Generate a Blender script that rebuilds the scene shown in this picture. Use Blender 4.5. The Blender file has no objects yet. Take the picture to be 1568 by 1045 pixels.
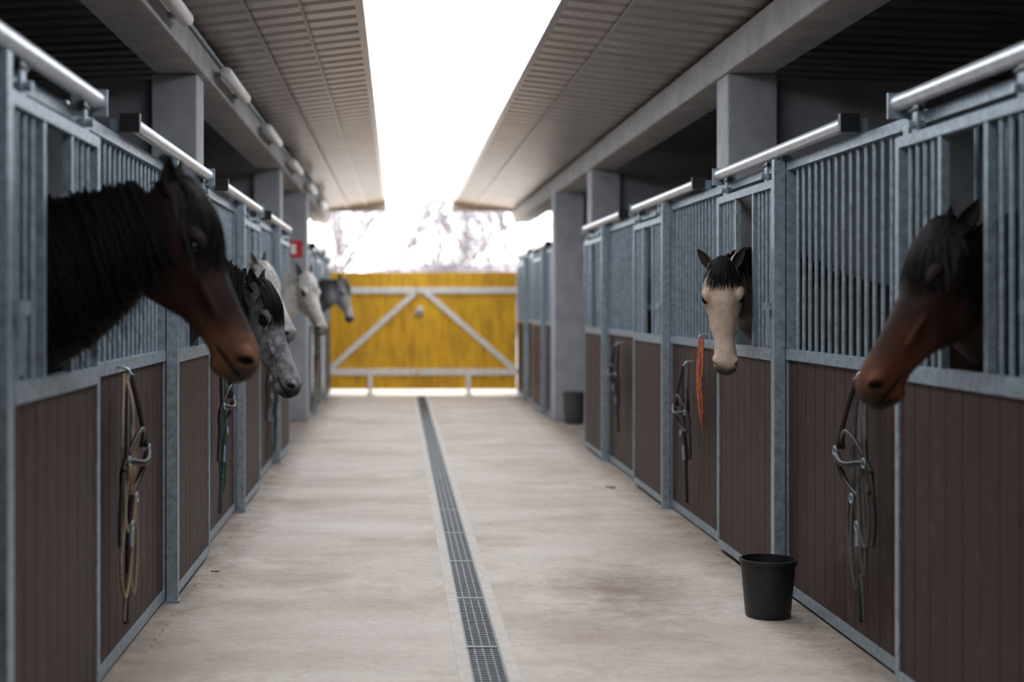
import bpy, bmesh, math, random
import numpy as np
from mathutils import Vector, Matrix
random.seed(7); np.random.seed(7)
scene = bpy.context.scene
COL = scene.collection
XR, XL = 1.93, -1.13
def px(s): return XR if s > 0 else XL

# ------------------------------------------------------------------ materials
def new_mat(name):
    m = bpy.data.materials.new(name); m.use_nodes = True
    nt = m.node_tree; b = nt.nodes['Principled BSDF']
    return m, nt, b
def coords(nt, scale=(1, 1, 1)):
    tc = nt.nodes.new('ShaderNodeTexCoord'); mp = nt.nodes.new('ShaderNodeMapping')
    mp.inputs['Scale'].default_value = scale
    nt.links.new(tc.outputs['Object'], mp.inputs['Vector'])
    return mp.outputs['Vector']
def noise(nt, vec, scale, detail=4, rough=.6):
    n = nt.nodes.new('ShaderNodeTexNoise'); n.inputs['Scale'].default_value = scale
    n.inputs['Detail'].default_value = detail; n.inputs['Roughness'].default_value = rough
    nt.links.new(vec, n.inputs['Vector']); return n.outputs['Fac']
def ramp(nt, fac, stops):
    r = nt.nodes.new('ShaderNodeValToRGB'); e = r.color_ramp.elements
    while len(e) < len(stops): e.new(0.5)
    for i, (p, c) in enumerate(stops):
        e[i].position = p; e[i].color = (c[0], c[1], c[2], 1)
    nt.links.new(fac, r.inputs['Fac']); return r.outputs['Color']
def mix(nt, fac, a, b, mode='MIX'):
    m = nt.nodes.new('ShaderNodeMix'); m.data_type = 'RGBA'; m.blend_type = mode
    for sock, v in ((m.inputs[0], fac), (m.inputs[6], a), (m.inputs[7], b)):
        if isinstance(v, (int, float)): sock.default_value = v
        elif isinstance(v, tuple): sock.default_value = (v[0], v[1], v[2], 1)
        else: nt.links.new(v, sock)
    return m.outputs[2]
def bump(nt, b, h, strength=.2, dist=.01):
    n = nt.nodes.new('ShaderNodeBump'); n.inputs['Strength'].default_value = strength
    n.inputs['Distance'].default_value = dist
    nt.links.new(h, n.inputs['Height']); nt.links.new(n.outputs['Normal'], b.inputs['Normal'])
def simple(name, c, rough=.6, metal=0, var=.25, scale=8, bmp=.1, vscale=(1, 1, 1), spec=.5):
    m, nt, b = new_mat(name); v = coords(nt, vscale); n = noise(nt, v, scale)
    lo = tuple(x*(1-var) for x in c); hi = tuple(min(1, x*(1+var)) for x in c)
    nt.links.new(ramp(nt, n, [(.3, lo), (.7, hi)]), b.inputs['Base Color'])
    b.inputs['Roughness'].default_value = rough; b.inputs['Metallic'].default_value = metal
    b.inputs['Specular IOR Level'].default_value = spec
    if bmp: bump(nt, b, n, bmp)
    return m

M_galv = simple('galvanised_steel', (.31, .38, .43), .42, .5, .30, 30, .05)
M_tube = simple('bright_galvanised_tube', (.66, .70, .74), .30, .6, .15, 20, .03)
M_black = simple('black_plastic', (.010, .011, .012), .45, 0, .3, 20, .05)
M_tub = simple('grey_rubber', (.06, .06, .062), .8, 0, .3, 20, .05)
M_conc_col = simple('column_concrete', (.35, .365, .39), .85, 0, .18, 5, .25)
M_beam = simple('beam_concrete', (.36, .35, .34), .85, 0, .2, 4, .25)
M_wall = simple('wall_concrete', (.28, .29, .31), .9, 0, .2, 3, .3)
M_white = simple('white_plastic', (.72, .72, .72), .35, 0, .05, 6, 0)
M_leather = simple('black_leather', (.018, .014, .013), .45, 0, .4, 40, .1)
M_rope = simple('tan_rope', (.26, .19, .13), .85, 0, .35, 90, .5)
M_grope = simple('grey_rope', (.085, .08, .072), .85, 0, .35, 90, .5)
M_orope = simple('orange_rope', (.36, .10, .045), .8, 0, .5, 50, .5)
M_brownstrap = simple('brown_leather', (.10, .05, .03), .55, 0, .35, 50, .1)
M_teal = simple('teal_rope', (.02, .06, .06), .8, 0, .35, 90, .5)
M_red = simple('sign_red', (.45, .02, .02), .4, 0, .05, 5, 0)
M_dirt = simple('dirt', (.13, .095, .07), .95, 0, .4, 60, .6)
M_bark = simple('tree_bark', (.155, .135, .15), .9, 0, .2, 10, .2)
M_gatewhite = simple('weathered_white_paint', (.80, .78, .74), .7, 0, .15, 12, .1)

M_board, nt, b = new_mat('brown_composite_boards')
v = coords(nt, (6, 6, .5)); n = noise(nt, v, 9, 6)
base = ramp(nt, n, [(.3, (.024, .0118, .0094)), (.7, (.054, .0275, .0220))])
v2 = coords(nt, (1.5, 1.5, 1)); n2 = noise(nt, v2, 7, 5, .7)
sc = ramp(nt, n2, [(.58, (0, 0, 0)), (.78, (.42, .42, .42))])
nt.links.new(mix(nt, sc, base, (.17, .135, .125)), b.inputs['Base Color'])
b.inputs['Roughness'].default_value = .55; b.inputs['Specular IOR Level'].default_value = .3; bump(nt, b, n, .15, .004)

# concrete floor
M_floor, nt, b = new_mat('concrete_floor')
va = coords(nt, (.7, 1.3, 1)); na = noise(nt, va, 1.3, 7, .62)
base = ramp(nt, na, [(.30, (.40, .335, .28)), (.48, (.56, .49, .425)), (.70, (.70, .64, .575))])
vc = coords(nt, (.5, 2.4, 1)); ncb = noise(nt, vc, 1.2, 4, .5)
base = mix(nt, .18, base, ramp(nt, ncb, [(.35, (.36, .30, .25)), (.65, (.78, .73, .67))]))
vb = coords(nt); nb = noise(nt, vb, 26, 6, .75)
base = mix(nt, .32, base, ramp(nt, nb, [(.3, (.34, .28, .235)), (.7, (.78, .72, .65))]))
nc = noise(nt, vb, .9, 8, .76)
st = ramp(nt, nc, [(.49, (0, 0, 0)), (.66, (.7, .7, .7))])
base = mix(nt, st, base, (.36, .275, .205))
nb2 = noise(nt, vb, 5, 7, .8)
nfine = noise(nt, vb, 3.2, 8, .85)
sp_ = ramp(nt, nfine, [(.60, (0, 0, 0)), (.74, (.55, .55, .55))])
base = mix(nt, sp_, base, (.26, .20, .15))
def stain(base, cx, cy, r, amt, colr):
    tc = nt.nodes.new('ShaderNodeTexCoord')
    mp = nt.nodes.new('ShaderNodeMapping'); mp.inputs['Location'].default_value = (-cx, -cy*.5, 0); mp.inputs['Scale'].default_value = (1, .5, 1)
    nt.links.new(tc.outputs['Object'], mp.inputs['Vector'])
    ln = nt.nodes.new('ShaderNodeVectorMath'); ln.operation = 'LENGTH'; nt.links.new(mp.outputs['Vector'], ln.inputs[0])
    mm = nt.nodes.new('ShaderNodeMath'); mm.operation = 'MULTIPLY_ADD'; nt.links.new(nb2, mm.inputs[0]); mm.inputs[1].default_value = r*2.6
    nt.links.new(ln.outputs['Value'], mm.inputs[2])
    rr = ramp(nt, mm.outputs[0], [(r*1.2, (amt,)*3), (r*2.4, (0, 0, 0))])
    return mix(nt, rr, base, colr)
base = stain(base, 1.15, 7.2, .42, .85, (.20, .135, .095))
base = stain(base, 1.6, 8.6, .40, .5, (.28, .20, .145))
base = stain(base, .9, 6.2, .30, .4, (.30, .22, .165))
base = stain(base, -.9, 5.6, .45, .6, (.26, .20, .15))
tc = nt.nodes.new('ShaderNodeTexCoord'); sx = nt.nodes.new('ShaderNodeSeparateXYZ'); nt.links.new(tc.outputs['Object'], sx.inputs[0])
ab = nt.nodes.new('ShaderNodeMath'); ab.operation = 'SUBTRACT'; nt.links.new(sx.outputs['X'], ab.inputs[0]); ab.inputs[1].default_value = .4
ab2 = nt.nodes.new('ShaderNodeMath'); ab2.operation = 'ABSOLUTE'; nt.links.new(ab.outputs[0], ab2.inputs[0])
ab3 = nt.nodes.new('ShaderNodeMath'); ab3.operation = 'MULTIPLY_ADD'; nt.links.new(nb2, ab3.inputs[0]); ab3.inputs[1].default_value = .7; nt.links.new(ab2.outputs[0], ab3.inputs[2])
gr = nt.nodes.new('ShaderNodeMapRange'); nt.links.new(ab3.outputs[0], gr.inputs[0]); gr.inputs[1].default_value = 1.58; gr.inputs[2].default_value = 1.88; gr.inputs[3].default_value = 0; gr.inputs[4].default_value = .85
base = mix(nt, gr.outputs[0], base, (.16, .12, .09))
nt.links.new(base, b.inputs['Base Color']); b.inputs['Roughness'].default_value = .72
bump(nt, b, nb, .3, .004)

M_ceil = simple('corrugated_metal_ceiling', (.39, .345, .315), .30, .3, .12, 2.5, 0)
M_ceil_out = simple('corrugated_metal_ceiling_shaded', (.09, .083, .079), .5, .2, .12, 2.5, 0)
M_grate = simple('drain_grate_steel', (.14, .155, .165), .5, .6, .25, 30, .1)
M_border = simple('drain_border_concrete', (.60, .555, .50), .85, 0, .12, 14, .2)

M_yel, nt, b = new_mat('yellow_stained_wood')
v = coords(nt, (5, 5, .6)); n = noise(nt, v, 3.5, 6, .65)
v2 = coords(nt); n2 = noise(nt, v2, 2.6, 4)
c = ramp(nt, n, [(.28, (.46, .21, .008)), (.5, (.82, .44, .010)), (.72, (.94, .58, .018))])
c = mix(nt, ramp(nt, n2, [(.45, (0, 0, 0)), (.70, (.7, .7, .7))]), c, (.50, .25, .015))
nt.links.new(c, b.inputs['Base Color']); b.inputs['Roughness'].default_value = .55

M_sky = bpy.data.materials.new('skylight_polycarbonate'); M_sky.use_nodes = True
nt = M_sky.node_tree; nt.nodes.clear()
o = nt.nodes.new('ShaderNodeOutputMaterial'); t = nt.nodes.new('ShaderNodeBsdfTransparent'); tl = nt.nodes.new('ShaderNodeBsdfTranslucent')
mx = nt.nodes.new('ShaderNodeMixShader'); mx.inputs[0].default_value = .35
tl.inputs['Color'].default_value = (.95, .96, 1, 1)
nt.links.new(t.outputs[0], mx.inputs[1]); nt.links.new(tl.outputs[0], mx.inputs[2]); nt.links.new(mx.outputs[0], o.inputs[0])

# ------------------------------------------------------------------ mesh builder
class MB:
    def __init__(s): s.v = []; s.f = []; s.m = []
    def box(s, x0, x1, y0, y1, z0, z1, m=0):
        if x0 > x1: x0, x1 = x1, x0
        if y0 > y1: y0, y1 = y1, y0
        i = len(s.v)
        s.v += [(x0,y0,z0),(x1,y0,z0),(x1,y1,z0),(x0,y1,z0),(x0,y0,z1),(x1,y0,z1),(x1,y1,z1),(x0,y1,z1)]
        for q in ((0,3,2,1),(4,5,6,7),(0,1,5,4),(1,2,6,5),(2,3,7,6),(3,0,4,7)):
            s.f.append(tuple(i+k for k in q)); s.m.append(m)
    def obox(s, p0, p1, w, h, m=0, up=Vector((0,1,0))):
        p0 = Vector(p0); p1 = Vector(p1); t = (p1-p0).normalized()
        a = t.cross(up).normalized(); c = a.cross(t)
        i = len(s.v)
        for p in (p0, p1):
            for (q, r) in ((-1,-1),(1,-1),(1,1),(-1,1)): s.v.append(tuple(p+a*q*h/2+c*r*w/2))
        for q in ((0,1,2,3),(7,6,5,4),(0,4,5,1),(1,5,6,2),(2,6,7,3),(3,7,4,0)):
            s.f.append(tuple(i+k for k in q)); s.m.append(m)
    def cyl(s, p0, p1, r0, m=0, n=8, r1=None):
        r1 = r0 if r1 is None else r1
        p0 = Vector(p0); p1 = Vector(p1); t = (p1-p0).normalized()
        a = t.orthogonal().normalized(); c = t.cross(a); i = len(s.v)
        for p, r in ((p0, r0), (p1, r1)):
            for k in range(n):
                an = 2*math.pi*k/n; s.v.append(tuple(p+a*math.cos(an)*r+c*math.sin(an)*r))
        for k in range(n):
            s.f.append((i+k, i+(k+1) % n, i+n+(k+1) % n, i+n+k)); s.m.append(m)
        s.f.append(tuple(i+k for k in range(n))[::-1]); s.m.append(m)
        s.f.append(tuple(i+n+k for k in range(n))); s.m.append(m)
    def lathe(s, c, prof, m=0, n=32):
        i = len(s.v)
        for (r, z) in prof:
            for k in range(n):
                an = 2*math.pi*k/n; s.v.append((c[0]+r*math.cos(an), c[1]+r*math.sin(an), c[2]+z))
        for j in range(len(prof)-1):
            for k in range(n):
                s.f.append((i+j*n+k, i+j*n+(k+1) % n, i+(j+1)*n+(k+1) % n, i+(j+1)*n+k)); s.m.append(m)
    def loft(s, rings, m=0):
        i = len(s.v); n = len(rings[0])
        for r in rings: s.v += [tuple(p) for p in r]
        for j in range(len(rings)-1):
            for k in range(n):
                s.f.append((i+j*n+k, i+j*n+(k+1) % n, i+(j+1)*n+(k+1) % n, i+(j+1)*n+k)); s.m.append(m)
        s.f.append(tuple(i+k for k in range(n))[::-1]); s.m.append(m)
        b0 = i+(len(rings)-1)*n
        s.f.append(tuple(b0+k for k in range(n))); s.m.append(m)
    def ellipsoid(s, c, ax, m=0, nu=16, nv=10):
        rings = []
        for j in range(1, nv):
            ph = math.pi*j/nv
            rings.append([Vector(c)+ax[0]*math.cos(ph)+(ax[1]*math.cos(2*math.pi*k/nu)+ax[2]*math.sin(2*math.pi*k/nu))*math.sin(ph) for k in range(nu)])
        s.loft(rings, m)
    def build(s, name, mats, smooth=False, parent=None, bevel=0):
        me = bpy.data.meshes.new(name); me.from_pydata(s.v, [], s.f)
        for mt in mats: me.materials.append(mt)
        me.polygons.foreach_set('material_index', s.m)
        bm = bmesh.new(); bm.from_mesh(me); bmesh.ops.recalc_face_normals(bm, faces=bm.faces); bm.to_mesh(me); bm.free()
        if smooth:
            try: me.shade_smooth()
            except Exception: pass
            if smooth == 'auto':
                try: me.set_sharp_from_angle(angle=math.radians(50))
                except Exception: pass
        ob = bpy.data.objects.new(name, me); COL.objects.link(ob)
        if bevel:
            bv = ob.modifiers.new('bev', 'BEVEL'); bv.width = bevel; bv.segments = 2; bv.limit_method = 'ANGLE'; bv.angle_limit = math.radians(60)
        if parent: ob.parent = parent
        return ob

Y0, Y1 = -4.0, 24.6
SKY0 = 1.6
FE = 22.66
DX, DW = .355, .07
# ------------------------------------------------------------------ floor
mb = MB()
mb.box(-4.6, DX-DW-.05, Y0, FE, -.12, 0); mb.box(DX+DW+.05, 5.4, Y0, FE, -.12, 0)
mb.build('floor', [M_floor])
mb = MB()
mb.box(DX-DW-.05, DX-DW, Y0, FE, -.12, .003, 1); mb.box(DX+DW, DX+DW+.05, Y0, FE, -.12, .003, 1)
mb.box(DX-DW, DX+DW, Y0, FE, -.12, -.10, 2)
mb.box(DX-DW, DX-DW+.008, Y0, FE, -.03, 0, 0); mb.box(DX+DW-.008, DX+DW, Y0, FE, -.03, 0, 0)
for xx in (-.035, 0, .035): mb.box(DX+xx-.003, DX+xx+.003, Y0, FE, -.02, -.001, 0)
y = Y0
while y < FE-.05:
    mb.box(DX-DW+.008, DX+DW-.008, y, y+.012, -.018, -.0005, 0); y += .034
y = Y0
while y < FE-.05:
    mb.box(DX-DW, DX+DW, y, y+.03, -.02, .001, 0); y += 1.0
mb.build('floor_drain_channel', [M_grate, M_border, M_black])

# ------------------------------------------------------------------ columns / beams / walls
for s in (1, -1):
    X = px(s); nm = 'right' if s > 0 else 'left'
    dd = .065 if s > 0 else .09
    for (ya, d0) in ((-3.4, dd), (2.6, dd), (8.62, dd), (14.72, dd), (17.6, 0.0)):
        mb = MB(); mb.box(X+s*d0, X+s*.37, ya, ya+.30, 0, 2.85)
        mb.build('concrete_column', [M_conc_col], bevel=.012)
    mb = MB(); mb.box(X+s*.05, X+s*.35, Y0+.2, Y1, 2.852, 3.06)
    mb.build('concrete_beam', [M_beam], bevel=.012)
    k = 0
    for ya in (-3.35, 2.7, 8.72, 14.8, 17.7):
        mb = MB(); mb.box(X+s*.372, X+s*3.35, ya, ya+.12, 0, 2.82)
        mb.build('wall_divider_%s_%d' % (nm, k), [M_wall]); k += 1
    mb = MB(); mb.box(X+s*3.36, X+s*3.5, Y0, Y1, -.1, 2.93)
    mb.build('wall_%s' % nm, [M_wall])
    mb = MB()
    xa, xb = X+s*.36, X+s*3.35
    mb.box(xa, xb, 24.3, 24.45, -.1, 2.45)
    mb.box(X+s*1.05, xb, 24.3, 24.45, 2.45, 2.92)
    mb.build('wall_far_%s' % nm, [M_wall])
mb = MB(); mb.box(-4.6, 5.4, Y0-.15, Y0, -.1, 3.3); mb.build('wall_unseen_light_block', [M_wall])  # unseen end wall, closed to keep daylight off the near aisle

def corr(name, xa, za, xb, zb, mat, y0=None, y1=None):
    pitch, dep = .25, .036
    y0 = Y0 if y0 is None else y0; y1 = Y1 if y1 is None else y1
    ys = []; y = y0
    while y < y1:
        for (dy, dz) in ((0, 0), (.14, 0), (.165, dep), (.225, dep)): ys.append((y+dy, dz))
        y += pitch
    vs = []; fs = []
    for (yy, dz) in ys:
        vs.append((xa, yy, za+dz)); vs.append((xb, yy, zb+dz))
    for i in range(len(ys)-1): fs.append((2*i, 2*i+1, 2*i+3, 2*i+2))
    me = bpy.data.meshes.new(name); me.from_pydata(vs, [], fs); me.materials.append(mat)
    ob = bpy.data.objects.new(name, me); COL.objects.link(ob)
    md = ob.modifiers.new('th', 'SOLIDIFY'); md.thickness = .004
    return ob
SKL, SKR, HS = -.205, .94, 3.22
corr('ceiling', SKR, HS, XR+.36, 3.065, M_ceil)
corr('ceiling_left_slope', SKL, HS, XL-.36, 3.065, M_ceil)
corr('ceiling_unseen_light_block', SKL-.02, HS+.03, SKR+.02, HS+.03, M_ceil, Y0, SKY0-.2)  # unseen strip added to shut the skylight and darken the near stalls
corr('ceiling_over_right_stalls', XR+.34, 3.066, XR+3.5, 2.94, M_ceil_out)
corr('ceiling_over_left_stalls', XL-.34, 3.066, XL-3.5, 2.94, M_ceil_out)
mb = MB()
for xx, zz in ((-.56, 3.155), (1.33, 3.155), (-.86, 3.11)):
    mb.box(xx-.008, xx+.008, Y0, Y1, zz-.008, zz+.012)
mb.build('trim_ceiling_seams', [M_ceil])
mb = MB()
mb.box(SKL-.05, SKL, Y0, Y1, HS-.012, HS+.05); mb.box(SKR, SKR+.05, Y0, Y1, HS-.012, HS+.05)
mb.box(SKL, SKR, SKY0-.2, SKY0, HS-.012, HS+.08)
mb.build('trim_skylight_edges', [M_ceil])
mb = MB(); mb.box(SKL-.03, SKR+.03, SKY0, Y1, HS+.06, HS+.066, 0)
y = SKY0+.5
while y < Y1: mb.box(SKL, SKR, y, y+.012, HS+.045, HS+.06, 1); y += 1.0
mb.build('window_1', [M_sky, M_white])
mb = MB(); mb.box(XL-.36, SKL, Y1, Y1+.03, 3.05, 3.30); mb.box(SKR, XR+.36, Y1, Y1+.03, 3.05, 3.30)
mb.build('trim_roof_end', [M_ceil])

for yc in (3.9, 6.8, 9.65, 12.5, 15.35, 18.2, 21.0):
    mb = MB()
    x = XL+.03; z = 2.93
    rings = []
    for (dy, r) in ((-.62, .015), (-.61, .034), (-.56, .042), (.56, .042), (.61, .034), (.62, .015)):
        rings.append([Vector((x+math.cos(a)*r, yc+dy, z+math.sin(a)*r*.9)) for a in [2*math.pi*k/16 for k in range(16)]])
    mb.loft(rings, 0)
    mb.box(XL-.048, x, yc-.5, yc-.46, z-.015, z+.015, 1); mb.box(XL-.048, x, yc+.46, yc+.5, z-.015, z+.015, 1)
    mb.build('fluorescent_lamp', [M_white, M_galv], smooth='auto')
mb = MB(); mb.cyl((XL-.035, Y0, 3.02), (XL-.035, 23, 3.02), .012, 0, 8)
mb.build('electrical_conduit', [M_galv], smooth='auto')

# ------------------------------------------------------------------ stall fronts
TUBEZ = {1: 2.212, -1: 2.188}
def boards(mb, X, s, d0, d1, ya, yb, z0, z1, m):
    n = max(1, round((yb-ya)/.145)); w = (yb-ya)/n
    for i in range(n):
        mb.box(X+s*d0, X+s*d1, ya+i*w+.003, ya+(i+1)*w-.003, z0, z1, m)
    mb.box(X+s*(d1-.008), X+s*(d1), ya, yb, z0, z1, m)
def bars(mb, X, s, d, ya, yb, z0, z1, m, pitch=.095):
    n = max(1, round((yb-ya)/pitch)); w = (yb-ya)/n
    for i in range(1, n):
        mb.cyl((X+s*d, ya+i*w, z0), (X+s*d, ya+i*w, z1), .0105, m, 8)
def bay():
    e = bpy.data.objects.new('horse_stall_front', None); COL.objects.link(e); return e
def panel(s, ya, yb, par):
    X = px(s); mb = MB(); tz = TUBEZ[s]-.05
    for yy in (ya+.03, yb-.03): mb.box(X, X+s*.06, yy-.03, yy+.03, 0, tz+.01, 0)
    a, b_ = ya+.06, yb-.06
    mb.box(X+s*.005, X+s*.055, a, b_, .015, .065, 0)
    mb.box(X-s*.004, X+s*.058, a, b_, 1.175, 1.225, 0)
    mb.box(X+s*.005, X+s*.055, a, b_, tz-.045, tz, 0)
    boards(mb, X, s, .012, .045, a, b_, .065, 1.175, 1)
    bars(mb, X, s, .03, a, b_, 1.225, tz-.045, 0, .10)
    return mb.build('fixed_panel', [M_galv, M_board], smooth='auto', parent=par)
def door(s, ya, yb, ytrack, par):
    X = px(s); tz = TUBEZ[s]
    mb = MB()
    d0, d1 = -.052, -.012; top = tz-.135
    for (a, c) in ((ya, ya+.04), (yb-.04, yb)): mb.box(X+s*d0, X+s*d1, a, c, .03, top, 0)
    mb.box(X+s*d0, X+s*d1, ya+.04, yb-.04, .03, .07, 0)
    mb.box(X+s*(d0-.004), X+s*d1, ya+.04, yb-.04, 1.165, 1.225, 0)
    mb.box(X+s*d0, X+s*d1, ya+.04, yb-.04, top-.04, top, 0)
    boards(mb, X, s, -.043, -.018, ya+.04, yb-.04, .07, 1.165, 1)
    L = yb-ya-.08; a1 = ya+.04+L/3; a2 = ya+.04+2*L/3
    for yy in (a1, a2): mb.box(X+s*-.047, X+s*-.017, yy-.015, yy+.015, 1.225, top-.04, 0)
    bars(mb, X, s, -.032, ya+.04, a1-.015, 1.225, top-.04, 0, .08)
    bars(mb, X, s, -.032, a2+.015, yb-.04, 1.225, top-.04, 0, .08)
    for yy in (ya+.18, yb-.18):
        mb.box(X+s*-.042, X+s*-.030, yy-.025, yy+.025, top, tz-.03, 0)
        mb.cyl((X-s*.068, yy, top+.03), (X-s*.008, yy, top+.03), .016, 0, 10)
        mb.cyl((X-s*.036, yy-.045, tz-.05), (X-s*.036, yy+.045, tz-.05), .011, 2, 8)
    mb.box(X+s*-.08, X+s*-.052, ya-.0, ya+.11, 1.42, 1.46, 0)
    mb.box(X+s*-.08, X+s*-.07, ya-.0, ya+.02, 1.25, 1.42, 0)
    mb.build('sliding_door', [M_galv, M_board, M_black], smooth='auto', parent=par)
    mb = MB()
    mb.cyl((X-s*.04, ytrack, tz), (X-s*.04, yb, tz), .031, 0, 16)
    for yy in (ytrack+.02, yb-.02, ya): 
        mb.box(X-s*.01, X+s*.045, yy-.02, yy+.02, tz-.04, tz+.02, 1)
    mb.box(X-s*.08, X+s*.0, ytrack-.03, ytrack+.005, tz-.038, tz+.038, 2)
    mb.box(X-s*.078, X+s*.0, yb, yb+.012, tz-.06, tz+.038, 1)
    mb.build('door_track_tube', [M_tube, M_galv, M_black], smooth='auto', parent=par)
    mb = MB()
    mb.box(X-s*.06, X-s*.006, ya-.056, ya-.006, 0, tz-.04, 0)
    mb.box(X-s*.07, X-s*0.0, ya-.066, ya-.002, 0, .012, 0)
    mb.box(X+s*.005, X+s*.055, ya+.0, yb, tz-.095, tz-.05, 0)
    mb.build('post', [M_galv], parent=par)
def divider(s, y):
    X = px(s); mb = MB()
    xa, xb = X+s*.07, X+s*3.34
    mb.box(xa, xb, y-.02, y+.02, .05, 1.4, 1)
    mb.box(xa, xb, y-.025, y+.025, 1.4, 1.45, 0); mb.box(xa, xb, y-.025, y+.025, 2.15, 2.19, 0)
    mb.box(xa, xb, y-.025, y+.025, 0, .05, 0)
    x = .15
    while x < 3.3:
        mb.cyl((X+s*x, y, 1.45), (X+s*x, y, 2.15), .0105, 0, 6); x += .12
    mb.build('stall_divider', [M_galv, M_board], smooth='auto')
RS, LS = 4.13, 3.95
RW, LW = 1.25, 1.19
for k in range(-1, 4):
    a = RS+3.0*k; e = bay(); door(1, a, a+RW, a-1.15, e); panel(1, a-(3.0-RW), a, e)
    if k == 3:
        mb = MB(); mb.box(XR, XR+.06, a+RW+.01, 14.70, 0, 2.14, 0); mb.build('end_post', [M_galv], parent=e)
    a = LS+3.0*k; e = bay(); door(-1, a, a+LW, a-1.15, e); panel(-1, a-(3.0-LW), a, e)
    if k == 3:
        mb = MB(); mb.box(XL, XL-.06, a+LW+.01, 14.70, 0, 2.14, 0); mb.build('end_post', [M_galv], parent=e)
for s in (1, -1):
    e = bay(); panel(s, 17.95, 18.68, e); door(s, 18.68, 19.93, 18.0, e)
    e = bay(); panel(s, 19.93, 21.3, e); door(s, 21.3, 22.5, 20.4, e)
divider(1, RS+RW+.03); divider(1, RS+6+RW+.03); divider(-1, LS+LW+.03); divider(-1, LS+6+LW+.03)

mb = MB(); mb.box(XL+.00, XL+.14, 14.73, 14.74, 1.93, 2.11, 0); mb.box(XL+.02, XL+.07, 14.725, 14.73, 1.97, 2.07, 1)
mb.box(XL-.09, XL+.02, 14.74, 14.75, 1.98, 2.02, 0)
mb.build('fire_extinguisher_sign', [M_red, M_white])

# ------------------------------------------------------------------ yellow gate
GY = 22.7
mb = MB()
n = 20; xa, xb = XL+.0, XR-.04; w = (xb-xa)/n
for i in range(n):
    mb.box(xa+i*w+.002, xa+(i+1)*w-.002, GY, GY+.03, .09, 1.96+random.uniform(-.006, .006), 0)
mb.box(xa, xb, GY+.022, GY+.045, .10, 1.94, 0)
mid = .30
for z in (1.67, .37):
    mb.box(xa, mid-.012, GY-.04, GY, z-.05, z+.05, 1); mb.box(mid+.012, xb, GY-.04, GY, z-.05, z+.05, 1)
mb.obox((xa+.05, GY-.022, .42), (mid-.03, GY-.022, 1.64), .04, .085, 1)
mb.obox((xb-.05, GY-.022, .42), (mid+.14, GY-.022, 1.64), .04, .085, 1)
for x in (-.45, 1.12):
    mb.box(x-.035, x+.035, GY-.05, GY-.005, -.02, .34, 1); mb.box(x-.06, x+.06, GY-.035, GY+.02, -.02, .03, 1)
mb.box(mid-.04, mid+.10, GY-.055, GY-.0, 1.28, 1.33, 2); mb.cyl((mid+.05, GY-.07, 1.38), (mid+.05, GY, 1.38), .045, 1, 14)
mb.build('door_1', [M_yel, M_gatewhite, M_galv])

# ------------------------------------------------------------------ bucket, tub
mb = MB()
mb.lathe((1.715, 6.60, 0), [(.001, .0), (.098, .0), (.103, .01), (.123, .235), (.123, .245), (.131, .248), (.131, .268), (.121, .27), (.119, .25), (.098, .02), (.001, .018)], 0, 40)
mb.build('black_bucket', [M_black], smooth='auto')
mb = MB()
mb.lathe((XR+.20, 17.25, 0), [(.001, 0), (.11, 0), (.115, .02), (.13, .18), (.127, .2), (.135, .34), (.145, .38), (.13, .385), (.10, .03), (.001, .02)], 0, 24)
mb.build('rubber_feed_tub', [M_tub], smooth='auto')

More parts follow.
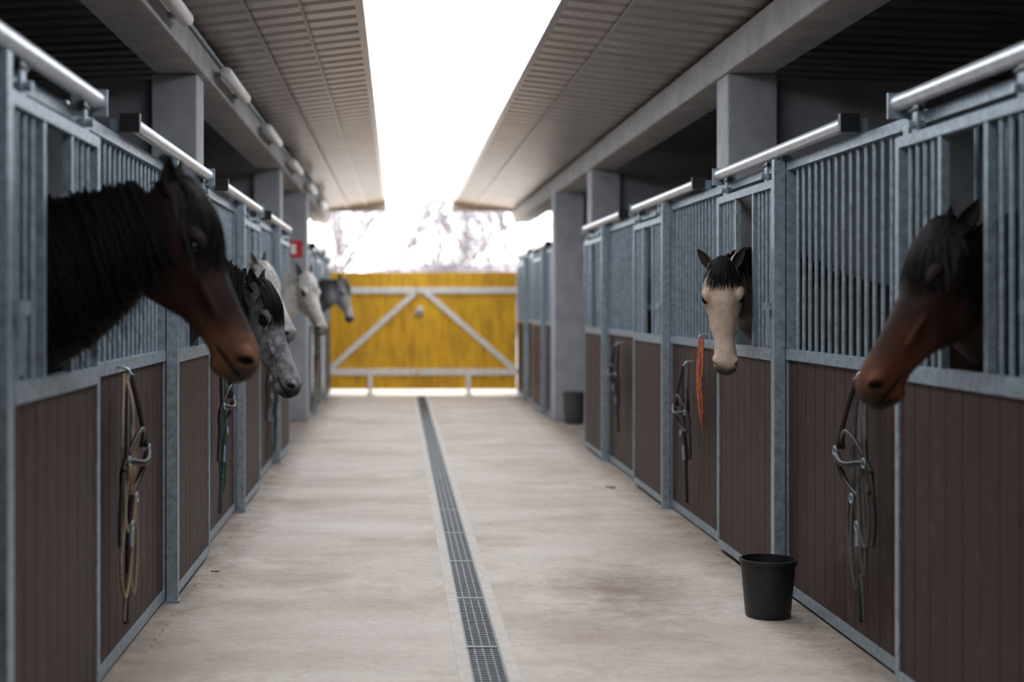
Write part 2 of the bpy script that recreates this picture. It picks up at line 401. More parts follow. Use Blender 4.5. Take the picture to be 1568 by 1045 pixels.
# ------------------------------------------------------------------ halters & ropes (curves)
def tack(name, s, y, z, kind, sc=1.0, seed=1, halter=True, ropes=4, rlen=1.0):
    X = px(s)
    cu = bpy.data.curves.new(name, 'CURVE'); cu.dimensions = '3D'; cu.bevel_depth = 1.0; cu.bevel_resolution = 3
    pal = {'tan': [M_rope, M_leather, M_galv], 'grey': [M_grope, M_leather, M_galv], 'orange': [M_orope, M_brownstrap, M_galv],
           'dark': [M_leather, M_leather, M_galv], 'teal': [M_teal, M_leather, M_galv], 'brown': [M_brownstrap, M_leather, M_galv]}[kind]
    for m in pal: cu.materials.append(m)
    def sp(pts, r, m, cyc=False):
        q = cu.splines.new('NURBS'); q.points.add(len(pts)-1)
        for i, (dy, dz, do) in enumerate(pts):
            q.points[i].co = (X-s*(.02+do), y+dy*sc, z+dz*sc, 1); q.points[i].radius = r
        q.order_u = 3; q.use_endpoint_u = not cyc; q.use_cyclic_u = cyc; q.material_index = m; q.resolution_u = 6
    R = random.Random(seed)
    sp([(0, .03, -.02), (0, .03, .03), (0, -.01, .045), (0, .0, .055)], .006, 2)
    for k in range(ropes):
        a = .03+R.random()*.06; L = (.40+R.random()*.55)*rlen; off = R.uniform(-.10, .08)
        sp([(off*.3, .0, .02), (off-a, -L*.3, .035+.01*k), (off-a*R.uniform(.3, 1.3), -L*.55, .05), (off-a*R.uniform(.3, 1.2), -L*.8, .03), (off-.01, -L, .04), (off+a*R.uniform(.3, 1.2), -L*.75, .05), (off+a*R.uniform(0, 1.2), -L*.5, .04), (off+a, -L*.3, .035), (off*.3, .0, .03)], .0075, 0)
    sp([(.02, -.0, .03), (.10, -.35*rlen, .04), (.05, -.7*rlen, .03), (-.06, -.86*rlen, .03), (-.03, -.98*rlen, .02)], .0075, 0)
    if halter:
        sp([(0, 0, .03), (-.10, -.14, .05), (-.17, -.32, .06)], .011, 1); sp([(0, 0, .04), (.08, -.16, .07), (.12, -.30, .08)], .011, 1)
        sp([(-.17, -.32, .05), (-.05, -.36, .12), (.12, -.30, .09), (.15, -.42, .06), (-.02, -.50, .03), (-.19, -.42, .04)], .013, 1, True)
        sp([(-.17, -.33, .05), (-.24, -.45, .05), (-.22, -.60, .04), (-.16, -.66, .03)], .009, 1)
        sp([(.12, -.30, .06), (.02, -.20, .10), (-.12, -.24, .08), (-.20, -.36, .05)], .009, 1)
        sp([(-.02, -.48, .05), (-.05, -.62, .04), (.0, -.82, .03), (.02, -1.0, .02)], .012, 1)
        for (dy, dz, do) in ((-.17, -.33, .06), (.12, -.31, .085), (-.02, -.49, .06), (-.04, -.60, .045)):
            sp([(dy+.020*math.cos(t), dz+.020*math.sin(t), do+.01) for t in [k*math.pi/4 for k in range(8)]], .0035, 2, True)
        sp([(-.04, -.62, .05), (-.04, -.68, .05)], .010, 2)
    ob = bpy.data.objects.new(name, cu); COL.objects.link(ob)
HN = 'horse_halter_with_lead_rope'
tack(HN, -1, 5.68, 1.17, 'tan', seed=2, ropes=5)
tack(HN, 1, 5.80, 1.15, 'grey', seed=5)
tack(HN, 1, 9.30, 1.05, 'dark', sc=.9, seed=3, ropes=2, rlen=.7)
tack('orange_lead_rope', 1, 8.85, 1.24, 'orange', sc=.80, seed=8, halter=False, ropes=2, rlen=.72)
tack(HN, -1, 8.68, 1.17, 'teal', seed=4)
tack(HN, 1, 12.2, 1.10, 'dark', sc=.75, seed=6)
tack(HN, -1, 11.75, 1.17, 'brown', seed=7)
tack(HN, -1, 12.5, 1.15, 'dark', seed=9)
tack(HN, -1, 18.3, 1.17, 'brown', seed=10)

# ------------------------------------------------------------------ floor debris
mb = MB(); R = random.Random(3)
def clod(x, y, r):
    ax = [Vector((R.uniform(.6, 1.3)*r, R.uniform(-.3, .3)*r, 0)), Vector((R.uniform(-.3, .3)*r, R.uniform(.6, 1.3)*r, 0)), Vector((0, 0, r*R.uniform(.2, .5)))]
    mb.ellipsoid((x, y, r*.12), ax, 0, 6, 4)
for i in range(140):
    y = R.uniform(4.2, 14); s = R.choice((1, -1)); X = px(s)
    clod(X-s*(.078+abs(R.gauss(0, .006))), y, R.uniform(.003, .007))
for (cx, cy, sp_, n_, r_) in ((-.98, 7.7, .02, 6, .014), (1.66, 11.2, .035, 9, .020)):
    for i in range(n_): clod(min(1.80, cx+R.gauss(0, sp_)), cy+R.gauss(0, sp_), r_*R.uniform(.5, 1.3))
mb.build('straw_and_dirt_debris', [M_dirt], smooth=True)

# ------------------------------------------------------------------ horses
def hair_mat(name, c, spec=.28, rough=.5):
    m, nt, b = new_mat(name); v = coords(nt); n = noise(nt, v, 60, 3)
    nt.links.new(ramp(nt, n, [(.3, tuple(x*.5 for x in c)), (.7, tuple(min(1, x*1.6) for x in c))]), b.inputs['Base Color'])
    b.inputs['Roughness'].default_value = rough
    b.inputs['Specular IOR Level'].default_value = spec
    return m
def coat_mat(name, dapple=0):
    m, nt, b = new_mat(name)
    at = nt.nodes.new('ShaderNodeAttribute'); at.attribute_name = 'Col'
    v = coords(nt); n = noise(nt, v, 170, 4, .8); n2 = noise(nt, v, 9, 5, .65)
    c = mix(nt, 1.0, at.outputs['Color'], ramp(nt, n, [(.3, (.6,)*3), (.7, (1.35,)*3)]), 'MULTIPLY')
    c = mix(nt, 1.0, c, ramp(nt, n2, [(.3, (.7,)*3), (.7, (1.2,)*3)]), 'MULTIPLY')
    if dapple:
        nd = noise(nt, v, 26, 2, .5)
        c = mix(nt, dapple, c, ramp(nt, nd, [(.38, (.45,)*3), (.60, (1.35,)*3)]), 'MULTIPLY')
    nt.links.new(c, b.inputs['Base Color']); b.inputs['Roughness'].default_value = .65
    b.inputs['Specular IOR Level'].default_value = .2
    bump(nt, b, n, .5, .004)
    return m
M_eye, nt, b = new_mat('horse_eye'); b.inputs['Base Color'].default_value = (.006, .004, .004, 1); b.inputs['Roughness'].default_value = .10
COAT = coat_mat('horse_coat'); COATD = coat_mat('horse_coat_dappled', .7)

def sstep(a, b, x):
    t = np.clip((x-a)/(b-a), 0, 1); return t*t*(3-2*t)
HEAD = [(-.035,-.03,-.09,.03,.03),(-.02,-.008,-.12,.05,.052),(.00,.004,-.145,.062,.060),(.06,.014,-.195,.080,.062),(.12,.020,-.238,.093,.062),(.17,.019,-.262,.098,.061),
 (.22,.013,-.268,.090,.059),(.27,.006,-.255,.076,.056),(.32,.001,-.220,.064,.051),(.37,-.002,-.182,.055,.045),(.42,-.003,-.160,.049,.041),(.47,-.002,-.148,.048,.039),
 (.52,-.001,-.146,.052,.041),(.56,-.008,-.148,.056,.043),(.59,-.020,-.142,.053,.040),(.612,-.036,-.126,.044,.032),(.625,-.056,-.105,.026,.02)]
def catmull(pts, n):
    out = []
    P = [pts[0]]+pts+[pts[-1]]
    for i in range(1, len(P)-2):
        for k in range(n):
            t = k/n
            out.append(.5*((2*P[i])+(-P[i-1]+P[i+1])*t+(2*P[i-1]-5*P[i]+4*P[i+1]-P[i+2])*t*t+(-P[i-1]+3*P[i]-3*P[i+1]+P[i+2])*t**3))
    out.append(pts[-1]); return out

def horse(s, P, A, F, W, pal, dapple=0, voxel=.009, mside=-1, nmane=260, fore=1.0, forelen=1.0, ear_out=.25, ear_fwd=.25, ear_len=.155, ws=1.0, head_scale=1.0, neck_lift=0, n1hd=.165, nhd=.25, mlen=1.0, mrange=(.7, 1.75), cdx=.50, nfur=0, loose=.05):
    root = bpy.data.objects.new('horse', None); COL.objects.link(root)
    P = Vector(P); A = Vector(A).normalized(); F = Vector(F); F = (F-A*F.dot(A)).normalized(); S = A.cross(F).normalized()
    k = head_scale
    def H(t, f, w): return P+(A*t+F*f+S*w*ws)*k
    W = Vector(W); o = Vector((s, 0, 0)); up = Vector((0, 0, 1))
    mb = MB()
    rings = []
    for (t, f, b, wf, wb) in HEAD:
        r = []
        for i in range(28):
            th = 2*math.pi*i/28; c = math.cos(th); sn = math.sin(th)
            w = (wb+(wf-wb)*sstep(-.6, .5, np.array(c)).item())*math.copysign(abs(sn)**.8, sn)
            r.append(H(t, (f+b)/2+(f-b)/2*c, w))
        rings.append(r)
    mb.loft(rings)
    for q in (1, -1):
        mb.ellipsoid(H(.180, -.028, q*.070), [A*.045*k, F*.032*k, S*.032*k])
        mb.ellipsoid(H(.195, -.17, q*.040), [A*.090*k, F*.080*k, S*.038*k])
        mb.ellipsoid(H(.30, -.070, q*.048), [A*.12*k, F*.012*k, S*.022*k])
        mb.ellipsoid(H(.560, -.045, q*.040), [A*.038*k, F*.030*k, S*.023*k])
    mb.ellipsoid(H(.548, -.135, 0), [A*.038*k, F*.028*k, S*.036*k])
    mb.ellipsoid(H(.588, -.080, 0), [A*.040*k, F*.040*k, S*.044*k])
    N0 = H(.085, -.105, 0)
    N1 = N0.lerp(W, .36)+Vector((0, 0, neck_lift))
    C = W+o*cdx; C.z = 1.25
    ctr = [N0, N1, W, C, C+o*.35+Vector((0, 0, -.08))]
    hds = [.118, n1hd, nhd, .34, .34]; hws = [.062, .072, .098, .20, .25]
    cc = catmull([Vector((*c_, )) for c_ in ctr], 6)
    hh = catmull([Vector((a_, b_, 0)) for a_, b_ in zip(hds, hws)], 6)
    nr = []; frames = []
    T0 = -(F*.9-A*.25)
    for i, c_ in enumerate(cc):
        T = (cc[min(i+1, len(cc)-1)]-cc[max(i-1, 0)]).normalized()
        if i < 3: T = (T0.normalized()*(3-i)/4+T*(1+i)/4).normalized()
        L = T.cross(up)
        bl = max(0, 1-i/8.0)
        Lh = S if S.dot(L) > 0 else -S
        L = (L.normalized()*(1-bl)+Lh*bl).normalized()
        D = L.cross(T).normalized()
        hd, hw = hh[i][0], hh[i][1]
        frames.append((c_, T, L, D, hd, hw))
        nr.append([c_+D*math.cos(a)*hd+L*math.copysign(abs(math.sin(a))**.9, math.sin(a))*hw*(1-.22*math.cos(a)) for a in [2*math.pi*j/24 for j in range(24)]])
    mb.loft(nr)
    B = C.copy()
    rings = []
    for (dx, z, hd, hw) in ((-.22, 1.10, .10, .08), (-.14, 1.12, .22, .16), (.0, 1.15, .31, .21), (.25, 1.16, .36, .25), (.6, 1.12, .35, .29), (.95, 1.13, .33, .29), (1.25, 1.18, .32, .28), (1.5, 1.18, .29, .26), (1.68, 1.16, .20, .19), (1.74, 1.14, .08, .08)):
        c_ = Vector((B.x+s*dx, B.y, z))
        rings.append([c_+Vector((0, math.sin(a)*hw, math.cos(a)*hd)) for a in [2*math.pi*j/24 for j in range(24)]])
    mb.loft(rings)
    def limb(pts):
        r_ = []
        for (dx, dy, z, r) in pts:
            r_.append([Vector((B.x+s*dx+math.cos(a)*r, B.y+dy+math.sin(a)*r*.8, z)) for a in [2*math.pi*j/14 for j in range(14)]])
        mb.loft(r_)
    for q in (1, -1):
        y_ = q*.15
        limb([(.12, y_*.9, 1.15, .12), (.10, y_, .92, .095), (.07, y_, .70, .065), (.06, y_, .54, .050), (.06, y_, .46, .050), (.07, y_, .38, .034), (.07, y_, .22, .032), (.06, y_, .17, .042), (.03, y_, .09, .038), (.01, y_, .06, .052), (0, y_, .0, .062)])
        limb([(1.35, y_*.9, 1.2, .17), (1.25, y_*1.05, .95, .15), (1.28, y_*1.05, .80, .11), (1.40, y_, .66, .065), (1.49, y_, .54, .052), (1.47, y_, .44, .042), (1.43, y_, .24, .034), (1.41, y_, .17, .042), (1.37, y_, .09, .038), (1.35, y_, .06, .052), (1.34, y_, .0, .062)])
    tmp = mb.build('tmp_horse', [])
    rm = tmp.modifiers.new('r', 'REMESH'); rm.mode = 'VOXEL'; rm.voxel_size = voxel
    sm = tmp.modifiers.new('s', 'SMOOTH'); sm.factor = .5; sm.iterations = 4
    dg = bpy.context.evaluated_depsgraph_get(); dg.update()
    me = bpy.data.meshes.new_from_object(tmp.evaluated_get(dg)); bpy.data.objects.remove(tmp)
    n = len(me.vertices); co = np.empty(n*3); me.vertices.foreach_get('co', co); co = co.reshape(-1, 3)
    Pn, An, Fn, Sn = (np.array(v_) for v_ in (P, A, F, S))
    rel = (co-Pn)/k; t = rel@An; f = rel@Fn; w = rel@Sn/ws; aw = np.abs(w)
    de = np.sqrt((t-.198)**2*.6+(f+.042)**2+(aw-.09)**2)
    sgn = np.sign(w)
    inn = .010*(1-sstep(.012, .030, de))
    dn = np.sqrt(((t-.572)-(f+.045)*.4)**2+((f+.045)*.65)**2+(aw-.055)**2*.5)
    inn2 = .024*(1-sstep(.004, .020, dn))
    lm = f-(-.112+(t-.5)*.22)
    mm = (1-sstep(.003, .011, np.abs(lm)))*sstep(.485, .51, t)*(t < .66)*(f > -.2)
    inn3 = .008*mm
    hol = .010*np.exp(-(((t-.37)/.05)**2+((f+.11)/.03)**2))+.007*np.exp(-(((t-.27)/.04)**2+((f+.02)/.02)**2))+.006*np.exp(-(((t-.10)/.03)**2+((f+.03)/.02)**2))
    head_m = (t > -.05)*(t < .7)*(f > -.33)*(aw < .2)
    dsp = -(inn+inn2+inn3+hol)*sgn*head_m*k
    co = co+dsp[:, None]*Sn
    co[:, 2] = np.maximum(co[:, 2], 0.0)
    me.vertices.foreach_set('co', co.reshape(-1)); me.update()
    body, head, band, nose, dark = (np.array(pal[x]) for x in ('body', 'head', 'band', 'nose', 'dark'))
    hm = sstep(-.34, -.20, f)*sstep(-.12, -.02, t)*(1-sstep(.7, .8, t))
    c = body[None]*(1-hm[:, None])+head[None]*hm[:, None]
    bt = pal.get('band_t', (.36, .47))
    wig = .02*np.sin(f*40)+.015*np.sin(w*70+f*25)
    wb_ = hm*sstep(bt[0], bt[1], t+wig-.25*(f+.07)*pal.get('band_tilt', 0))*pal.get('band_a', 1)
    c = c*(1-wb_[:, None])+band[None]*wb_[:, None]
    if 'fore' in pal:
        fo = np.array(pal['fore']); wf_ = hm*(1-sstep(.12, .3, t)); c = c*(1-wf_[:, None])+fo[None]*wf_[:, None]
    if 'bridge' in pal:
        so = np.array(pal['bridge']); wf_ = hm*sstep(-.035, -.005, f)*(1-sstep(.45, .55, t))*.8; c = c*(1-wf_[:, None])+so[None]*wf_[:, None]
    if 'side' in pal:
        so = np.array(pal['side']); wf_ = hm*(1-sstep(-.17, -.08, f)); c = c*(1-wf_[:, None])+so[None]*wf_[:, None]
    nt_ = pal.get('nose_t', (.53, .585))
    wn_ = hm*sstep(nt_[0], nt_[1], t+wig*.5)
    c = c*(1-wn_[:, None])+nose[None]*wn_[:, None]
    wd = np.clip((1-sstep(.020, .036, de))+(1-sstep(.010, .022, dn))+.8*mm, 0, 1)*head_m
    c = c*(1-wd[:, None])+dark[None]*wd[:, None]
    hoof = (co[:, 2] < .08); c[hoof] = (.03, .025, .02)
    lw = (1-sstep(.3, .6, co[:, 2])); c = c*(1-.5*lw[:, None])
    ca = me.color_attributes.new('Col', 'FLOAT_COLOR', 'POINT')
    ca.data.foreach_set('color', np.concatenate([c, np.ones((n, 1))], 1).reshape(-1))
    me.shade_smooth(); me.materials.clear(); me.materials.append(COATD if dapple else COAT)
    bo = bpy.data.objects.new('body', me); COL.objects.link(bo); bo.parent = root
    # short coat hairs on head and neck
    if nfur:
        nrm = np.empty(n*3); me.vertices.foreach_get('normal', nrm); nrm = nrm.reshape(-1, 3)
        sel = np.where((np.linalg.norm(co-Pn, axis=1) < .85) & (de > .03) & (dn > .02) & (mm < .2) & (co[:, 2] > .95))[0]
        rs = np.random.RandomState(int(P.y*10)); idx = rs.choice(sel, nfur)
        g = np.tile(-.75*Fn+.35*An, (nfur, 1))+rs.normal(0, .28, (nfur, 3)); N_ = nrm[idx]
        g -= N_*np.sum(g*N_, 1)[:, None]; g /= np.linalg.norm(g, axis=1)[:, None]+1e-6
        sd = np.cross(g, N_); Lf = rs.uniform(.012, .024, nfur)[:, None]; wd2 = .0011
        p0 = co[idx]+rs.normal(0, .002, (nfur, 3))-N_*.001
        a1 = p0-sd*wd2; a2 = p0+sd*wd2; a3 = p0+g*Lf+N_*rs.uniform(.001, .005, nfur)[:, None]
        vv = np.stack([a1, a2, a3], 1).reshape(-1, 3); ff_ = np.arange(3*nfur).reshape(-1, 3)
        fm = bpy.data.meshes.new('coat_hair'); fm.from_pydata(vv.tolist(), [], ff_.tolist())
        mulc = rs.uniform(.55, 1.55, nfur)[:, None]; cf = np.repeat(c[idx]*mulc, 3, 0)
        cb = fm.color_attributes.new('Col', 'FLOAT_COLOR', 'POINT'); cb.data.foreach_set('color', np.concatenate([cf, np.ones((3*nfur, 1))], 1).reshape(-1))
        fm.materials.append(COATD if dapple else COAT); fo_ = bpy.data.objects.new('coat_hair', fm); COL.objects.link(fo_); fo_.parent = root
    for q in (1, -1):
        mb = MB(); mb.ellipsoid(H(.198, -.042, q*.077), [A*.021*k, F*.018*k, S*.018*k], 0, 20, 14)
        mb.build('eye_%d' % (1 if q > 0 else 2), [M_eye], smooth=True, parent=root)
        mb = MB()
        for lid, zz in ((1, .013), (-1, -.012)):
            pts = [H(.198+.027*math.cos(a), -.042+lid*.016*math.sin(a), q*(.090-.010*math.cos(a)**2)) for a in [math.pi*j/8 for j in range(9)]]
            rr = []
            for j, p_ in enumerate(pts):
                T = (pts[min(j+1, 8)]-pts[max(j-1, 0)]).normalized(); a1 = T.cross(S).normalized(); r0 = .0055*k
                rr.append([p_+a1*math.cos(x)*r0+S*math.sin(x)*r0 for x in [2*math.pi*i/8 for i in range(8)]])
            mb.loft(rr)
        lo = mb.build('eyelid_%d' % (1 if q > 0 else 2), [pal['lidmat']], smooth=True, parent=root)
    for q in (1, -1):
        E = (-A+F*ear_fwd+S*q*ear_out).normalized(); O = (F*.8+S*q*.6); O = (O-E*O.dot(E)).normalized(); Lt = E.cross(O)
        base = H(.008, -.045, q*.050); ln = ear_len*k
        vs = []; NV, NU = 10, 9
        for layer, sc_ in ((0, 1.0), (1, .80)):
            for j in range(NV):
                v_ = j/(NV-1); wv = np.interp(v_, [0, .15, .4, .65, .85, 1], [.026, .031, .034, .027, .015, .002])*sc_*k
                op = np.interp(v_, [0, .3, 1], [2.7, 2.0, 1.5])
                for i in range(NU):
                    al = (-1+2*i/(NU-1))*op
                    vs.append(base+E*(v_*ln-.02*k)+O*(-wv*math.cos(al)+.012*v_*(1-v_)*k)+Lt*wv*math.sin(al)*1.0+O*.02*v_*v_*k)
        fs = []; N = NV*NU
        for la in (0, 1):
            for j in range(NV-1):
                for i in range(NU-1):
                    a_ = la*N+j*NU+i; fs.append((a_, a_+1, a_+NU+1, a_+NU))
        for j in range(NV-1):
            for i in (0, NU-1):
                a_ = j*NU+i; fs.append((a_, a_+NU, N+a_+NU, N+a_))
        em = bpy.data.meshes.new('ear'); em.from_pydata([tuple(x) for x in vs], [], fs)
        ca = em.color_attributes.new('Col', 'FLOAT_COLOR', 'POINT')
        for i in range(2*N):
            tip = ((i % N)//NU)/(NV-1); cl = np.array(pal.get('ear', pal['head']))*(1-tip*.5) if i < N else np.array(pal.get('earin', dark*2))
            ca.data[i].color = (*cl, 1)
        em.shade_smooth(); em.materials.append(COAT)
        bm = bmesh.new(); bm.from_mesh(em); bmesh.ops.recalc_face_normals(bm, faces=bm.faces); bm.to_mesh(em); bm.free()
        eo = bpy.data.objects.new('ear_%d' % (1 if q > 0 else 2), em); COL.objects.link(eo); eo.parent = root
        sb = eo.modifiers.new('sub', 'SUBSURF'); sb.levels = 1; sb.render_levels = 1
    R = random.Random(int(P.y*100))
    vs = []; fs = []
    def ribbon(pts, wd_, nrm):
        i0 = len(vs)
        for j, p_ in enumerate(pts):
            T = (pts[min(j+1, len(pts)-1)]-pts[max(j-1, 0)]).normalized()
            sd = T.cross(nrm[j]).normalized(); u_ = j/(len(pts)-1); ww = wd_*(1-u_**2.2)*.5+.0005
            vs.append(p_-sd*ww); vs.append(p_+nrm[j]*ww*.5); vs.append(p_+sd*ww)
        for j in range(len(pts)-1):
            for a_ in (0, 1):
                q0 = i0+3*j+a_; fs.append((q0, q0+1, q0+4, q0+3))
    last = 15.0
    for i in range(nmane):
        g = (R.random()**1.15)*last
        def F_(x):
            j = min(int(x), len(frames)-2); r_ = x-j; a_ = frames[j]; b_ = frames[j+1]
            return [a_[m_]*(1-r_)+b_[m_]*r_ for m_ in range(6)]
        sd = mside if R.random() < .8 else -mside
        ph = R.uniform(*mrange)*mlen; drift = R.gauss(0, .8); off = R.uniform(1.02, 1.14); lz = R.random()**2*loose*(2 if i % 7 == 0 else 1)
        pts = []; nr_ = []
        for j in range(9):
            u_ = j/8; c_, T, L, D, hd, hw = F_(min(max(g+drift*u_+math.sin(u_*5+i)*.16, 0), len(frames)-1.01))
            ls = 1 if (L.y*sd) > 0 else -1
            a_ = ph*u_
            rr = off+.02*math.sin(u_*6+i*1.7)
            e = c_+D*math.cos(a_)*(hd*rr+.004)+L*ls*math.sin(a_)*(hw*(1-.22*math.cos(a_))*rr+.008)
            nn = (D*math.cos(a_)*hw+L*ls*math.sin(a_)*hd).normalized()
            e = e+Vector((0, sd*lz*u_*.5, -lz*2.0*u_*u_))+D*lz*.5*math.sin(math.pi*min(1, u_*2.5))
            if e.z < 1.27: e.z = 1.27+.2*(e.z-1.27)
            pts.append(e); nr_.append(nn)
        ribbon(pts, R.uniform(.005, .014), nr_)
    hx = [h_[0] for h_ in HEAD]; hf = [h_[1] for h_ in HEAD]; hw3 = [h_[3] for h_ in HEAD]
    for i in range(int(150*fore)):
        w0 = R.uniform(-.036, .036); Lh_ = R.uniform(.08, .27)*forelen; spread = R.uniform(-.045, .045)+w0*.5+pal.get('fshift', 0)*R.random()
        pts = []; nr_ = []; lift = R.uniform(.006, .026); ph_ = R.uniform(0, 6)
        for j in range(8):
            u_ = j/7; t_ = -.04+(Lh_+.04)*u_; ww = w0+spread*u_**1.3+.006*math.sin(u_*5+ph_)
            ff = np.interp(t_, hx, hf); wf_ = np.interp(t_, hx, hw3)
            rat = min(.97, abs(ww)/max(wf_, .02)); drop = (1-math.sqrt(1-rat**2))*.10
            pts.append(H(t_, ff-drop+.006+lift*math.sin(math.pi*min(1, .15+u_*.85)), ww)); nr_.append((F+S*ww*8).normalized())
        ribbon(pts, R.uniform(.004, .010), nr_)
    for i in range(60):
        a_ = R.uniform(0, 6.28); x0 = Vector((B.x+s*1.72, B.y+R.uniform(-.03, .03), 1.27)); pts = []; nr_ = []
        Lt_ = R.uniform(.6, .95)
        for j in range(7):
            u_ = j/6; pts.append(x0+Vector((s*(.10*math.sin(u_*2.6)+.04*math.cos(a_)*u_), .07*math.sin(a_)*u_, -Lt_*u_**1.2))); nr_.append(Vector((s*1.0, math.sin(a_), .2)).normalized())
        ribbon(pts, .02, nr_)
    hm_ = bpy.data.meshes.new('mane'); hm_.from_pydata([tuple(x) for x in vs], [], fs); hm_.shade_smooth(); hm_.materials.append(pal['mane'])
    ho = bpy.data.objects.new('mane_and_tail', hm_); COL.objects.link(ho); ho.parent = root
    return root

H_blk = hair_mat('black_horsehair', (.005, .0042, .0043), .11, .55)
H_wht = hair_mat('white_horsehair', (.55, .53, .50)); H_gry = hair_mat('grey_horsehair', (.05, .05, .055))
LIDD = simple('dark_eyelid', (.008, .006, .005), .7, 0, .2, 50, 0, spec=.1); LIDB = simple('beige_eyelid', (.14, .10, .08), .7, 0, .2, 50, 0)
LIDG = simple('grey_eyelid', (.10, .09, .09), .7, 0, .2, 50, 0)
# L1 dark bay
horse(-1, (-.675, 4.52, 1.835), (.41, -.03, -.91), (.91, -.10, .41), (-1.15, 4.545, 1.49),
      dict(body=(.009, .0056, .0047), head=(.036, .0155, .0105), band=(.19, .085, .045), nose=(.085, .056, .048), dark=(.004, .0035, .0035), fore=(.020, .0098, .0072), bridge=(.012, .007, .006),
           mane=H_blk, lidmat=LIDD, band_t=(.39, .53), band_tilt=1.2, nose_t=(.575, .605), ear=(.016, .010, .008), earin=(.02, .014, .012), fshift=.05), voxel=.0065,
      nmane=1900, fore=2.2, forelen=1.2, n1hd=.165, nhd=.245, ear_out=.12, ear_fwd=.35, ear_len=.125, mlen=1.0, mrange=(.9, 2.7), cdx=.62, head_scale=1.04, nfur=14000, loose=.05)
# R2 bay
horse(1, (1.805, 4.72, 1.72), (-.50, -.12, -.83), (-.83, -.15, .50), (1.99, 4.76, 1.50),
      dict(body=(.008, .005, .0045), head=(.036, .0125, .008), band=(.125, .044, .020), nose=(.040, .024, .019), dark=(.005, .004, .004), fore=(.016, .0075, .0058), bridge=(.018, .0085, .0065),
           mane=H_blk, lidmat=LIDD, band_t=(.28, .52), nose_t=(.57, .61), earin=(.010, .007, .006), ear=(.006, .005, .0045), fshift=-.07), voxel=.0065, nmane=700, fore=2.6, forelen=1.0, nhd=.24, ear_fwd=.0, ear_out=.15, ear_len=.13, head_scale=1.05, mrange=(.7, 2.2), nfur=12000)
# R1 cream dun facing the camera
horse(1, (1.705, 7.50, 1.675), (-.035, -.32, -.945), (-.21, -.92, .32), (1.99, 7.755, 1.49),
      dict(body=(.075, .054, .041), head=(.47, .355, .265), band=(.50, .385, .305), nose=(.042, .036, .035), dark=(.014, .011, .010), side=(.10, .072, .055),
           mane=H_blk, lidmat=LIDD, nose_t=(.565, .61), ear=(.30, .22, .16), earin=(.05, .035, .03)), voxel=.007, nmane=260, fore=2.0, forelen=.68, ear_out=.60, ear_fwd=.15, ear_len=.14, ws=1.22, nhd=.235, head_scale=.955, nfur=9000)
# L2 dapple grey
horse(-1, (-.705, 7.47, 1.56), (.36, -.14, -.92), (.87, -.35, .36), (-1.15, 7.55, 1.475),
      dict(body=(.03, .03, .033), head=(.20, .20, .21), band=(.24, .24, .245), nose=(.04, .04, .042), dark=(.008, .008, .009), fore=(.06, .06, .063),
           mane=H_blk, lidmat=LIDD, ear=(.015, .015, .017), nose_t=(.55, .60), fshift=.03), dapple=1, voxel=.008, nmane=700, fore=2.0, forelen=1.05, nhd=.24, head_scale=.98, mrange=(.7, 2.2), ear_len=.13, nfur=7000)
# L3 white
horse(-1, (-1.00, 10.55, 1.75), (.42, -.30, -.85), (.72, -.55, .42), (-1.18, 10.545, 1.50),
      dict(body=(.50, .47, .44), head=(.55, .52, .49), band=(.42, .40, .39), nose=(.15, .14, .14), dark=(.04, .035, .035),
           mane=H_wht, lidmat=LIDG, ear=(.12, .10, .09), earin=(.2, .17, .15)), voxel=.012, nmane=200, fore=.8, nhd=.24)
# L4 white-cream
horse(-1, (-.86, 13.46, 1.74), (.32, -.40, -.88), (.62, -.70, .34), (-1.15, 13.545, 1.50),
      dict(body=(.62, .57, .49), head=(.62, .57, .50), band=(.50, .46, .42), nose=(.20, .18, .17), dark=(.05, .045, .04),
           mane=H_wht, lidmat=LIDG, ear=(.45, .42, .38)), voxel=.012, nmane=200, fore=.9, nhd=.24, ws=1.1)
# L5 grey
horse(-1, (-.72, 19.20, 1.77), (.22, -.35, -.90), (.75, -.60, .34), (-1.15, 19.32, 1.50),
      dict(body=(.09, .09, .10), head=(.34, .34, .35), band=(.42, .41, .40), nose=(.08, .08, .08), dark=(.03, .03, .03), ear=(.45, .45, .45),
           mane=H_gry, lidmat=LIDG), voxel=.014, nmane=160, fore=.3, nhd=.22, head_scale=.95)

# ------------------------------------------------------------------ outdoors
M_ground = simple('outdoor_ground', (.62, .57, .52), .95, 0, .15, .6, .1)
mb = MB(); mb.box(-70, 70, FE+.001, 140, -.3, -.02); mb.build('ground', [M_ground])
M_hill = simple('hillside_brush', (.165, .148, .158), 1, 0, .3, 1.2, 0)
vs = []; fs = []; NX, NYy = 90, 16
for j in range(NYy):
    for i in range(NX):
        x = -60+120*i/(NX-1); y = 62+j*4.5
        h = (1-math.cos(math.pi*min(1, j/9)))*.5*(3.6+.5*math.sin(x*.11+1)+.3*math.sin(x*.31))+random.uniform(-.35, .35)*min(j, 3)/3
        vs.append((x, y, h-.1))
for j in range(NYy-1):
    for i in range(NX-1): a = j*NX+i; fs.append((a, a+1, a+NX+1, a+NX))
me = bpy.data.meshes.new('hillside'); me.from_pydata(vs, [], fs); me.materials.append(M_hill); me.shade_smooth()
COL.objects.link(bpy.data.objects.new('hillside', me))
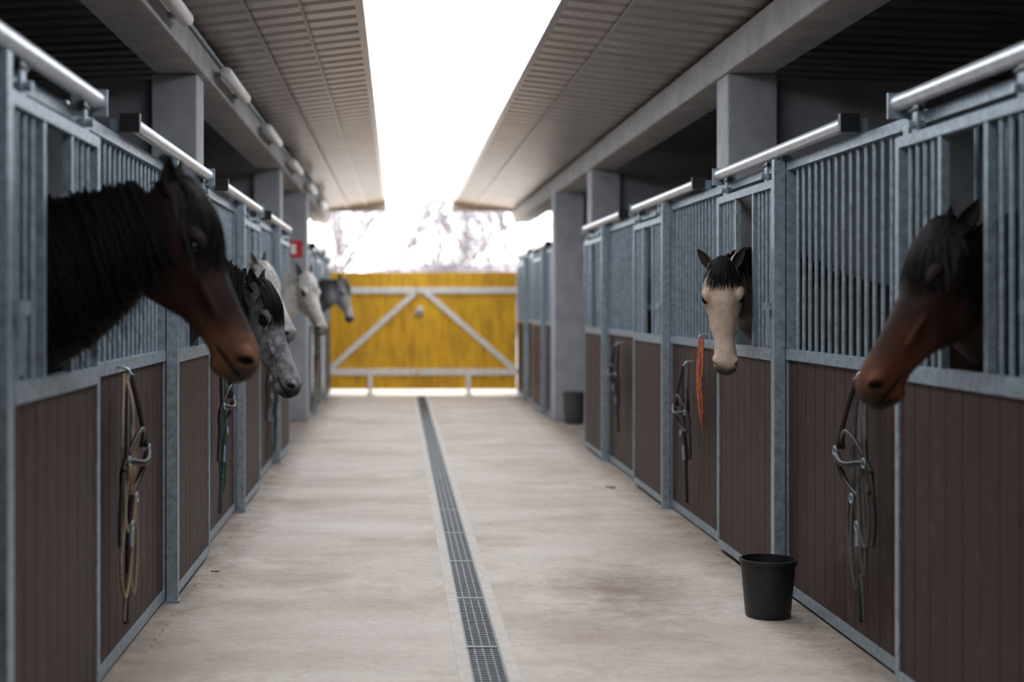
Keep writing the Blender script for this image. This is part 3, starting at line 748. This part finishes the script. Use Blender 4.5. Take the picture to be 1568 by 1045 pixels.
def tree(x, y, h, seed, rad=1.0, z=0):
    R = random.Random(seed)
    cu = bpy.data.curves.new('bare_tree', 'CURVE'); cu.dimensions = '3D'; cu.bevel_depth = 1; cu.bevel_resolution = 1
    cu.materials.append(M_bark)
    def br(p, d, L, r, lv):
        n = 5; pts = [p]; dd = d.copy()
        for i in range(n):
            dd = (dd+Vector((R.gauss(0, .16), R.gauss(0, .16), R.gauss(.05, .1)))).normalized(); pts.append(pts[-1]+dd*L/n)
        q = cu.splines.new('POLY'); q.points.add(n)
        for i, a in enumerate(pts): q.points[i].co = (*a, 1); q.points[i].radius = max(.008, r*(1-.65*i/n))
        if lv == 0: return
        for k in range({3: 9, 2: 6, 1: 5}[lv]):
            i = R.randint(1 if lv < 3 else 1, n); a = R.uniform(0, 6.28); tilt = R.uniform(.4, 1.1)
            nd = (dd*math.cos(tilt)+Vector((math.cos(a), math.sin(a), R.uniform(-.1, .4)))*math.sin(tilt)).normalized()
            br(pts[i], nd, L*R.uniform(.45, .7), r*.45, lv-1)
    br(Vector((x, y, z-.05)), Vector((0, 0, 1)), h*.62, .014*h*rad, 3)
    COL.objects.link(bpy.data.objects.new('bare_tree', cu))
for i, (x, y, h) in enumerate([(3.0, 38, 5.6), (-1.6, 41, 5.8), (.6, 46, 6.5), (5.4, 47, 6.8), (-4.5, 48, 6.5), (2.0, 54, 7.5), (-2.6, 56, 7.5), (7.5, 55, 8), (-.4, 60, 8), (4.2, 61, 8), (-7.5, 57, 8), (10.5, 52, 7), (-10.5, 50, 7), (1.3, 64, 7.5)]):
    tree(x, y, h, 100+i)

# ------------------------------------------------------------------ light
w = bpy.data.worlds.new('overcast_sky'); scene.world = w; w.use_nodes = True
bg = w.node_tree.nodes['Background']; bg.inputs['Color'].default_value = (.962, .975, 1, 1); bg.inputs['Strength'].default_value = 5.3
def portal(name, loc, rot, sx, sy):
    l = bpy.data.lights.new(name, 'AREA'); l.shape = 'RECTANGLE'; l.size = sx; l.size_y = sy
    l.cycles.is_portal = True
    ob = bpy.data.objects.new(name, l); ob.location = loc; ob.rotation_euler = rot; COL.objects.link(ob)
portal('skylight_portal', ((SKL+SKR)/2, (SKY0+Y1)/2, HS+.08), (0, 0, 0), SKR-SKL, Y1-SKY0)
portal('far_opening_portal', (.4, Y1+.1, 1.6), (math.radians(-90), 0, 0), 3.8, 3.2)

# ------------------------------------------------------------------ camera
cam = bpy.data.cameras.new('camera'); co_ = bpy.data.objects.new('camera', cam); COL.objects.link(co_)
co_.location = (0, 0, 1.45); co_.rotation_euler = (math.radians(90), 0, 0)
cam.sensor_width = 36; cam.lens = 50; cam.shift_x = 174/1568; cam.shift_y = -56.5/1568
cam.dof.use_dof = True; cam.dof.focus_distance = 7.0; cam.dof.aperture_fstop = 1.3
cam.clip_end = 500
scene.camera = co_
scene.view_settings.view_transform = 'Standard'
scene.view_settings.look = 'None'
